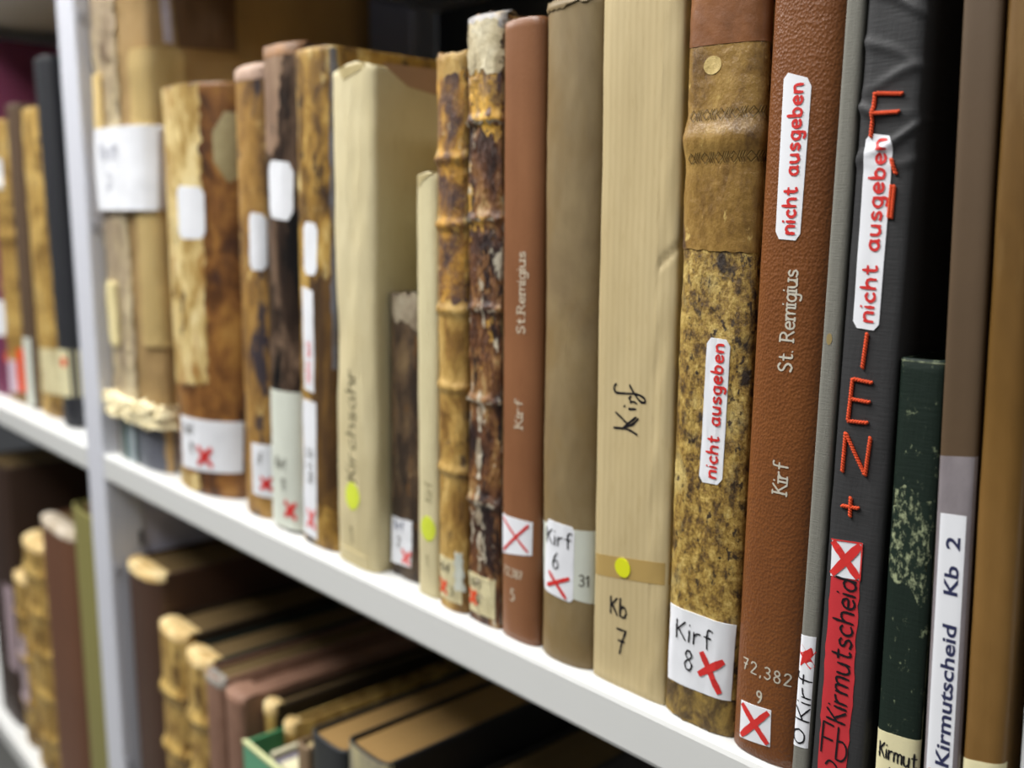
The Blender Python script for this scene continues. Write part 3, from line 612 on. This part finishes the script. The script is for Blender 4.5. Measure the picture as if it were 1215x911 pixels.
# --- black cloth, stitched
m = cloth('charcoal_cloth', '4b4b4c', '353536', 7, 900, .6)
def wr(u, z):
    v = .015*N3(u*2, z*.8, 1)
    for z0, k, a in ((29.8, -.15, .1), (28.6, .3, .07), (27.6, -.35, .07), (24.2, -.25, .08), (23.2, .5, .09), (22.6, .1, .06), (26.0, -.6, .05), (30.6, .1, .1), (29.2, .5, .06), (25.2, .2, .06)): v += 1.5*a*math.exp(-((z-z0-k*u-.15*math.sin(u*2+z0))/.16)**2)*min(1, max(0, .7+.4*math.sin(u*1.7+z0*3)))
    return v
B = Book('stitched_book', 'charcoal cloth book with orange stitched letters and a red Kirmutscheid strip', -17.28, 2.0, .15, 31.5, 1.3, 21, 4, .35, disp=wr)
B.cover(m, nz=260, ns=60); B.pages(pages_dark)
def stitch(name, lines, r=.06):
    V = []; F = []
    for ln in lines:
        pts = resample(ln, .1); 
        for i in range(len(pts)-1):
            a, b = pts[i], pts[i+1]; mx, mz = (a[0]+b[0])/2, (a[1]+b[1])/2; dx, dz = b[0]-a[0], b[1]-a[1]; L = math.hypot(dx, dz) or 1; dx /= L; dz /= L
            ca, sa = math.cos(.6), math.sin(.6); ex, ez = dx*ca-dz*sa, dx*sa+dz*ca; nx, nz = -ez, ex; base = len(V); R = 7
            prof_ = [(-.09, .15), (-.065, .8), (0, 1), (.065, .8), (.09, .15)]
            for (t, q) in prof_:
                for k in range(R):
                    an = 2*math.pi*k/R; w = r*q*math.cos(an); h = .05+r*q*math.sin(an)
                    V.append(B.S(mx+ex*t+nx*w, mz+ez*t+nz*w, h))
            for j in range(4):
                for k in range(R): F.append((base+j*R+k, base+j*R+(k+1) % R, base+(j+1)*R+(k+1) % R, base+(j+1)*R+k))
    return link(name, V, F, thread, B.root)
stitch('stitched_letter', [[(-.42, 24.8), (-.46, 23.4)], [(-.4, 24.78), (.5, 24.7)], [(-.4, 24.15), (.45, 24.15)]])
stitch('stitched_letter', [[(.3, 22.7), (.5, 22.2)]]); stitch('stitched_letter', [[(.38, 21.85), (.36, 20.8)], [(.48, 21.85), (.46, 20.8)]], .05)
stitch('stitched_letter', [[(-.04, 17.0), (-.12, 15.8)]])
stitch('stitched_letter', [[(-.44, 15.4), (-.5, 13.92)], [(-.44, 15.4), (.27, 15.35)], [(-.46, 14.7), (.24, 14.68)], [(-.5, 13.92), (.22, 13.97)]])
stitch('stitched_letter', [[(-.56, 12.1), (-.55, 13.5)], [(-.55, 13.5), (.28, 12.15)], [(.28, 12.15), (.36, 13.5)]])
stitch('stitched_cross', [[(-.5, 10.9), (.15, 10.95)], [(-.17, 11.28), (-.15, 10.58)]])
c = ((-.64, 23.55), (.32, 23.4), (-.6, 17.15), (.33, 17.1)); lb = B.patch('warning_label', c, paper, .07, 14, 60, chamfer=.22)
B.text('nicht ausgeben', .12, 17.4, .31, .095, red_ink, up=True, parent=lb, off=.095, sp=.42, length=5.9, slant=.02)
rs = B.patch('red_strip', ((-.74, 8.3), (.4, 8.45), (-.66, .2), (.5, .4)), red_tape, .04, 14, 24, 0, .08)
B.text('Kirmutscheid', .27, 2.95, .45, .085, ink, up=True, parent=rs, off=.065, length=5.35, sp=.3, slant=0, stretch=1)
B.strokes('lettering', [[(-.55, 2.75), (-.15, 2.72)], [(-.55, 2.75), (-.57, 1.55)], [(-.52, 2.15), (-.15, 2.15)], [(.05, 2.75), (.02, 1.5)], cat([(.05, 2.2), (.25, 2.25), (.4, 2.05), (.4, 1.75), (.25, 1.52), (.02, 1.5)]),
    cat([(-.35, 1.15), (-.2, 1.35), (.05, 1.25), (.1, 1.0), (-.1, .65), (-.35, .3)]), [(-.35, .28), (.2, .3)]], .075, ink, .065, rs)
c = ((-.78, 9.6), (.38, 9.75), (-.74, 8.25), (.4, 8.42)); lb = B.patch('crossed_label', c, paper, .06); B.cross(c, .2, red_ink, lb, off=.085, m=.04)
B.strokes('red_border', [[c[0], c[1]], [c[1], c[3]]], .05, red_ink, .08, lb)

# --- green small
m = cloth('dark_green_cloth', '203028', '16231c', 9, 900, .6, wear='8f9a78', lo=.6, hi=.7, wsc=(260, 260, 160))
B = Book('small_cloth_book', 'short scuffed dark green book with cream label reading Kirmut scheid', -14.86, 1.52, .22, 16.3, 0, 13, 3, .3)
B.cover(m, nz=60); B.pages(pages_dark, front=1.6, inset=.5)
B.strokes('worn_edge', [[(-.8, 16.22), (.8, 16.22)], [(-.88, 16.1), (-.86, 9)], [(.86, 16), (.86, 1)]], .05, aged('edge_wear', [(.4, '2a3a2e'), (.55, '98a080')], (200, 200, 60), 3), .012)
B.patch('scuffed_area', ((-.8, 12.1), (.75, 11.6), (-.8, 9.0), (.75, 8.0)), cloth('scuffed_green', '223128', '18261e', 12, 900, .6, wear='9aa27e', lo=.5, hi=.62, wsc=(380, 380, 240)), .012, 12, 12, 0, .5)
c = ((-.95, 3.2), (.86, 3.35), (-.95, .1), (.86, .1)); lb = B.patch('shelfmark_label', c, paper_yellow, .03)
B.text('Kirmut', -.56, 2.3, .34, .065, ink, parent=lb, off=.045, length=1.28, sp=.3, jit=.5); B.text('scheid', -.56, 1.45, .34, .065, ink, parent=lb, off=.045, length=1.1, sp=.3, jit=.5)

# --- brown, Kirmutscheid Kb 2
m = plain('taupe_brown_cloth', '55432f', .55, .4, .12, 30)
B = Book('cloth_book', 'slim taupe brown book with upright white printed label Kirmutscheid Kb 2', -13.08, 1.15, .2, 31, -1.0, 20, 4, .2)
B.cover(m, t=.15); B.pages(t=.18)
gl_ = B.patch('grey_sleeve', ((-.68, 13.25), (.68, 13.4), (-.68, .1), (.68, .1)), aged('grey_film', [(.3, '6f686c'), (.7, '8c8588')], (40, 40, 20), 3, (), .4, .5, .2), .015)
c = ((-.42, 11.4), (.4, 11.45), (-.46, .3), (.4, .3)); lb = B.patch('printed_label', c, paper, .03)
def printed(txt, s0, z0, size, length):
    fc = bpy.data.curves.new('tx', 'FONT'); fc.body = txt; fc.size = 1; fc.offset = .022; fc.resolution_u = 3
    o = bpy.data.objects.new('tx', fc); COL.objects.link(o); dg = bpy.context.evaluated_depsgraph_get(); me = bpy.data.meshes.new_from_object(o.evaluated_get(dg))
    vs = [tuple(v.co) for v in me.vertices]; fs = [tuple(p.vertices) for p in me.polygons]; bpy.data.objects.remove(o)
    x0 = min(v[0] for v in vs); x1 = max(v[0] for v in vs); k = length/(x1-x0)
    link('lettering', [B.S(s0-v[1]*size, z0+(v[0]-x0)*k, .024) for v in vs], fs, plain('print_ink', '2c3052', .5), lb, False)
printed('Kirmutscheid', .28, 2.85, .62, 4.9); printed('Kb  2', .25, 8.75, .62, 1.95)
B.disc('orange_speck', -.3, 2.5, .12, .12, plain('orange_speck', 'e08a3c'), .04)

# --- ochre
m = aged('ochre_brown_cloth', [(.3, '5a4019'), (.5, '6b4d20'), (.7, '7a5a2c')], (15, 15, 6), 15, [('8c7044', (25, 25, 5), .6, .8)], .42, .5, .25, detail=5)
B = Book('cloth_book', 'ochre brown smooth book near the right end with a cream label at its foot', -11.85, 1.3, .2, 31, -.95, 20, 3, .35, disp=lambda u, z: .03*N3(u*1.5, z*.3, 4))
B.cover(m, nz=60); B.pages()
B.patch('foot_label', ((-1.0, 3.3), (.8, 3.7), (-1.0, .2), (.8, .2)), paper_yellow, .03)
# --- pale grey at the very edge
B = Book('cloth_book', 'pale grey white book at the extreme right end of the row', -10.2, 1.6, .45, 16.5, -.95, 20, 3, .3)
B.cover(plain('pale_grey_cloth', 'c9cbcc', .6, .4, .1, 40)); B.pages()
B.strokes('dark_bands', [[(-.9, 10.6), (.9, 10.6)], [(-.9, 6), (.9, 6)], [(-.9, 5.4), (.9, 5.4)]], .18, plain('band_grey', '7c7e80'), .02)

# ------------------------------------------------------------------ left bay, same shelf
g1 = 'books in the far left bay'
gilt = aged('gilt_tan_calf', [(.25, '4f3716'), (.42, '94733a'), (.55, 'bb9a55'), (.75, 'd3b878')], (55, 55, 30), 101, [('5e431f', (50, 50, 26), .57, .64)], .5, .4, .6)
B = Book('cloth_book', 'tall plum purple book at the far left edge of the upper row', -142, 11, 2.3, 43.5, 0, 24, 3, 1.2, group=g1)
plum = plain('plum_cloth', '6d2f4c', .6, .4, .1, 20)
B.cover(plum); B.pages()
lb = B.patch('shelfmark_label', ((1, 12), (6.3, 12.2), (1, 7.5), (6.3, 7.8)), paper, .05); B.disc('orange_spot', 5, 5, .6, .7, orange_ink, .05)
B = Book('leather_book', 'tan book with a white label near its head, second in the left bay', -130.6, 3.4, 2.2, 33.6, 1.0, 20, 2.2, .9, group=g1, disp=bands([8, 14, 20, 26], .12, .4, .05, 4))
B.cover(gilt, nz=90); B.pages(); B.patch('spine_label', ((-1.7, 29.5), (1.9, 29), (-1.7, 25.8), (1.9, 25.5)), paper, .05)
B.patch('side_tail', ((-1.8, 5), (1.8, 5), (-1.8, 1), (1.8, 1)), plain('lilac_paper', 'c9b6c4'), .05)
B = Book('leather_book', 'tan book with an orange red label at its foot in the left bay', -126.8, 2.9, 2.2, 33.2, 1.0, 20, 2.2, .9, group=g1, disp=bands([8, 14, 20, 26], .12, .4, .05, 9))
B.cover(gilt, nz=90); B.pages(); B.patch('red_label', ((-1.2, 6.6), (1.5, 6.8), (-1.2, 1.3), (1.5, 1.5)), plain('vermilion_paper', 'dd4f1e'), .05)
B = Book('cloth_book', 'grey brown narrow book with a tall white foot label in the left bay', -123.4, 4.4, 2.2, 34.6, 1.0, 20, 3, .8, group=g1)
B.cover(plain('grey_brown_cloth', '5a4838', .5, .4, .15, 30)); B.pages(); B.patch('foot_label', ((-1.9, 8.2), (1.5, 8.4), (-1.9, .2), (1.5, .3)), paper_grey, .05)
B = Book('leather_book', 'tan gold book with a pale foot label next to the tall black book', -118.5, 7.6, 2.2, 33.6, .6, 20, 2.4, 1.2, group=g1, disp=bands([], 0, 1, .1, 9))
B.cover(gilt, nz=60); B.pages(pages_dark); B.patch('foot_label', ((-1.5, 7.6), (4, 7.8), (-1.5, 2.6), (4, 2.7)), paper_cream, .05)
B = Book('cloth_book', 'tall black book with a cream foot band beside the upright', -108.6, 4.2, 1.7, 37.9, -2.2, 22, 2.4, .9, group=g1)
B.cover(plain('black_cloth', '2a2b2f', .5, .5, .1, 30)); B.pages(); lb = B.patch('foot_band', ((-2.4, 8.2), (8, 8.2), (-2.4, 3.2), (8, 3.2)), paper_yellow, .05)
B.disc('orange_spot', .6, 6.9, .7, .5, orange_ink, .09, parent=lb)

# ------------------------------------------------------------------ lower shelf, right bay
Z = -46.2; g2 = 'books on the lower shelf'
capm = aged('cream_headcap', [(.3, 'a8834a'), (.5, 'd2b57c'), (.75, 'ecdcae')], (60, 60, 60), 6)
B = Book('cloth_book', 'large dark brown book on the lower shelf next to the upright', -90.5, 7.2, .9, 35.9, 0, 24, 2.4, 1.4, Z, g2)
B.cover(plain('umber_cloth', '4a3428', .5, .4, .15, 20)); B.pages(pages_dark); B.headcap(capm, .6, .15)
B = Book('ribbed_leather_book', 'first of two gold tan ribbed leather books on the lower shelf, the taller left one', -83.1, 5.4, .9, 32.0, 0, 22, 2.2, 1.0, Z, g2, disp=bands([32-6, 32-11.5, 14, 8], .4, .5, .06, 3))
B.cover(plain('dark_leather_board', '33291d', .6, .3, .2, 30), nz=110); B.pages(pages_dark); B.headcap(capm, 1.2, .25); B.patch('spine_leather', ((-3.4, 31.9), (3.5, 31.9), (-3.4, .1), (3.5, .1)), gilt, .03, 30, 90)
B = Book('ribbed_leather_book', 'second of two gold tan ribbed leather books on the lower shelf, with green-black boards', -77.3, 4.2, .9, 31.2, 0, 22, 2.2, 1.0, Z, g2, disp=bands([31-5.5, 31-11, 14, 8], .35, .5, .06, 8))
B.cover(plain('teal_black_board', '1f2b28', .6, .3, .2, 30), nz=110); B.pages(pages_dark); B.headcap(capm, 1.0, .2)
B.patch('spine_leather', ((-2.6, 31.1), (2.7, 31.1), (-2.6, .1), (2.7, .1)), gilt, .03, 30, 90)
pk = aged('rosy_brown_cloth', [(.3, '6e4e3e'), (.7, '93705c')], (30, 30, 15), 14)
B = Book('cloth_book', 'rosy brown book on the lower shelf right of the ribbed pair', -72.8, 3.2, .8, 31.0, 0, 20, 2.8, .6, Z, g2)
B.cover(pk); B.pages(pages_dark); B.headcap(aged('grey_head', [(.3, '6f6a64'), (.7, 'a09a90')], (50, 50, 50), 2), .3, .08)
B = Book('cloth_book', 'second rosy brown book on the lower shelf, slightly lower than its twin', -69.4, 3.0, .9, 30.6, 0, 20, 2.8, .7, Z, g2)
B.cover(pk); B.pages(pk); B.headcap(pk, 1.6, .15)
B = Book('small_leather_book', 'tan capped leather book squeezed behind the green box on the lower shelf', -66.2, 1.5, 2.6, 30.0, 0, 18, 2.2, .6, Z, g2)
B.cover(plain('dark_leather_board', '33291d', .6, .3, .2, 30)); B.pages(pages_dark); B.headcap(capm, .8, .25); B.patch('spine_leather', ((-.9, 29.9), (.9, 29.9), (-.9, .1), (.9, .1)), gilt, .03, 12, 12)
# green box file with papers
gb = root('green_box_file', 'open green box file holding papers and a tan book on the lower shelf', 'box', (-64.6, .2, Z), group=None)
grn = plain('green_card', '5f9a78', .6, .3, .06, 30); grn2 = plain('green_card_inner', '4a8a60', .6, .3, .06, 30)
def gbx(n, x0, x1, y0, y1, z0, z1, mt, bev=.03): return box(n, x0, x1, y0, y1, z0, z1, mt, gb, bev)
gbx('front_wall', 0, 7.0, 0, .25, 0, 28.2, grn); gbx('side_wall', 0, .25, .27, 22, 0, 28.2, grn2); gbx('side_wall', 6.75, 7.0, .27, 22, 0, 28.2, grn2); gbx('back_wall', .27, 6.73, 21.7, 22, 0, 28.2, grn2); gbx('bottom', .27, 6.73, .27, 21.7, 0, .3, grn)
gbx('rim', -.05, 7.05, -.06, .3, 28.1, 28.35, plain('pale_rim', 'c3c795', .6))
B = Book('small_leather_book', 'tan leather book whose cap stands above the rim of the green box', -64.1, 1.3, 3.2, 28.6, 0, 17, 2.2, .5, Z+.4, g2)
B.cover(gilt); B.pages(pages_dark); B.headcap(capm, .8, .25)
pf = [('bdb79c', 2.0, 2.5, 27.4), ('75707a', 2.6, 3.5, 27.0), ('d6cfae', 3.6, 4.9, 27.2), ('c9c09a', 5.0, 6.4, 27.3)]
for c_, a, b_, h_ in pf:
    o = box('paper_bundle', 0, b_-a, 0, 17, 0, h_, plain('bundle_'+c_, c_, .7, .2, .15, 200), None, .05)
    o.location = ((-64.6+a)*K, 1.4*K, (Z+.35)*K); o['label'] = {'bdb79c': 'thin beige paper bundle standing leftmost in the green box', '75707a': 'grey paper bundle in the green box', 'd6cfae': 'cream paper bundle in the middle of the green box', 'c9c09a': 'ochre paper bundle at the right wall of the green box'}[c_]; o['category'] = 'papers'; o['group'] = 'paper bundles in the green box'
B = Book('cloth_book', 'narrow taupe book between the green box and the black spine', -57.5, 1.6, .8, 31.0, 0, 20, 3, .4, Z, g2)
B.cover(plain('taupe_cloth', '7d6850', .6, .3, .15, 30)); B.pages(pagesmat('pale_pages', 'd8c79a', 'a08a5a'))
tanpages = pagesmat('tan_pages', 'a78653', '705631')
B = Book('cloth_book', 'black spined book with tan page tops on the lower shelf', -55.7, 4.3, .8, 32.6, 0, 21, 3, .7, Z, g2)
B.cover(plain('black_spine', '26282a', .45, .5, .1, 30)); B.pages(tanpages, inset=.3, front=.5)
B = Book('cloth_book', 'cream edged book with black boards, rightmost visible on the lower shelf', -51.1, 4.6, .9, 33.8, 0, 21, 3, .7, Z, g2)
B.cover(plain('black_board', '22201e', .5, .4, .1, 30)); B.pages(tanpages, inset=.3, front=.5); B.patch('pale_spine', ((-2.5, 33.7), (2.6, 33.7), (-2.5, .1), (2.6, .1)), aged('grey_cream_spine', [(.3, '6d6a66'), (.6, 'b5ab84')], (60, 60, 20), 3), .04)
B = Book('cloth_book', 'dark low book hidden in the shadow under the main shelf', -45.8, 5.0, 1.2, 31, 0, 21, 3, .7, Z, g2)
B.cover(plain('dark_board', '2a2622', .6, .3, .1, 30)); B.pages(pages_dark)

# ------------------------------------------------------------------ lower shelf, left bay
g3 = 'books on the lower shelf of the left bay'
B = Book('cloth_book', 'tall dark brown book at the left edge of the lower left bay', -146, 11, 1.6, 36.3, 0, 24, 3, 1.2, Z, g3)
B.cover(plain('dark_umber_cloth', '3a2a22', .5, .4, .15, 20)); B.pages(pages_dark)
B.patch('spine_tag', ((2, 20), (5, 20), (2, 8), (5, 8)), plain('mauve_paper', 'a8949a'), .05)
B = Book('small_leather_book', 'short tan leather book before the tall ribbed one in the lower left bay', -133.4, 5.4, 1.4, 23.0, 0, 18, 2.2, 1, Z, g3, disp=bands([6, 12, 18], .3, .5, .05, 4))
B.cover(gilt, nz=60); B.pages(pages_dark); B.headcap(capm, .8, .2); B.patch('mauve_label', ((-2, 15), (1.5, 15), (-2, 5), (1.5, 5)), plain('mauve_label_paper', 'b3a0a4'), .05)
B = Book('ribbed_leather_book', 'tall gold tan ribbed leather book with thick pale headcap in the lower left bay', -126.5, 8.2, .9, 29.6, 0, 22, 2.2, 1.4, Z, g3, disp=bands([5, 10.5, 16, 21, 26], .3, .6, .08, 4))
B.cover(gilt, nz=90); B.pages(pages_dark); B.headcap(capm, 2.2, .4)
B = Book('cloth_book', 'chocolate brown book between ribbed spine and olive book in the lower left bay', -117.6, 11.4, .9, 34.2, 0, 23, 3, 1.2, Z, g3)
B.cover(plain('chocolate_cloth', '6a4632', .55, .4, .12, 20)); B.pages(pages_dark); B.headcap(aged('pale_head', [(.3, '9a8a70'), (.7, 'cfc4b4')], (50, 50, 50), 2), 1.0, .2)
B = Book('cloth_book', 'olive green book pressed against the upright in the lower left bay', -105.6, 9.4, .9, 38.2, 0, 23, 3, 1.2, Z, g3)
B.cover(plain('olive_cloth', '86804a', .6, .4, .1, 15)); B.pages(pages_dark)
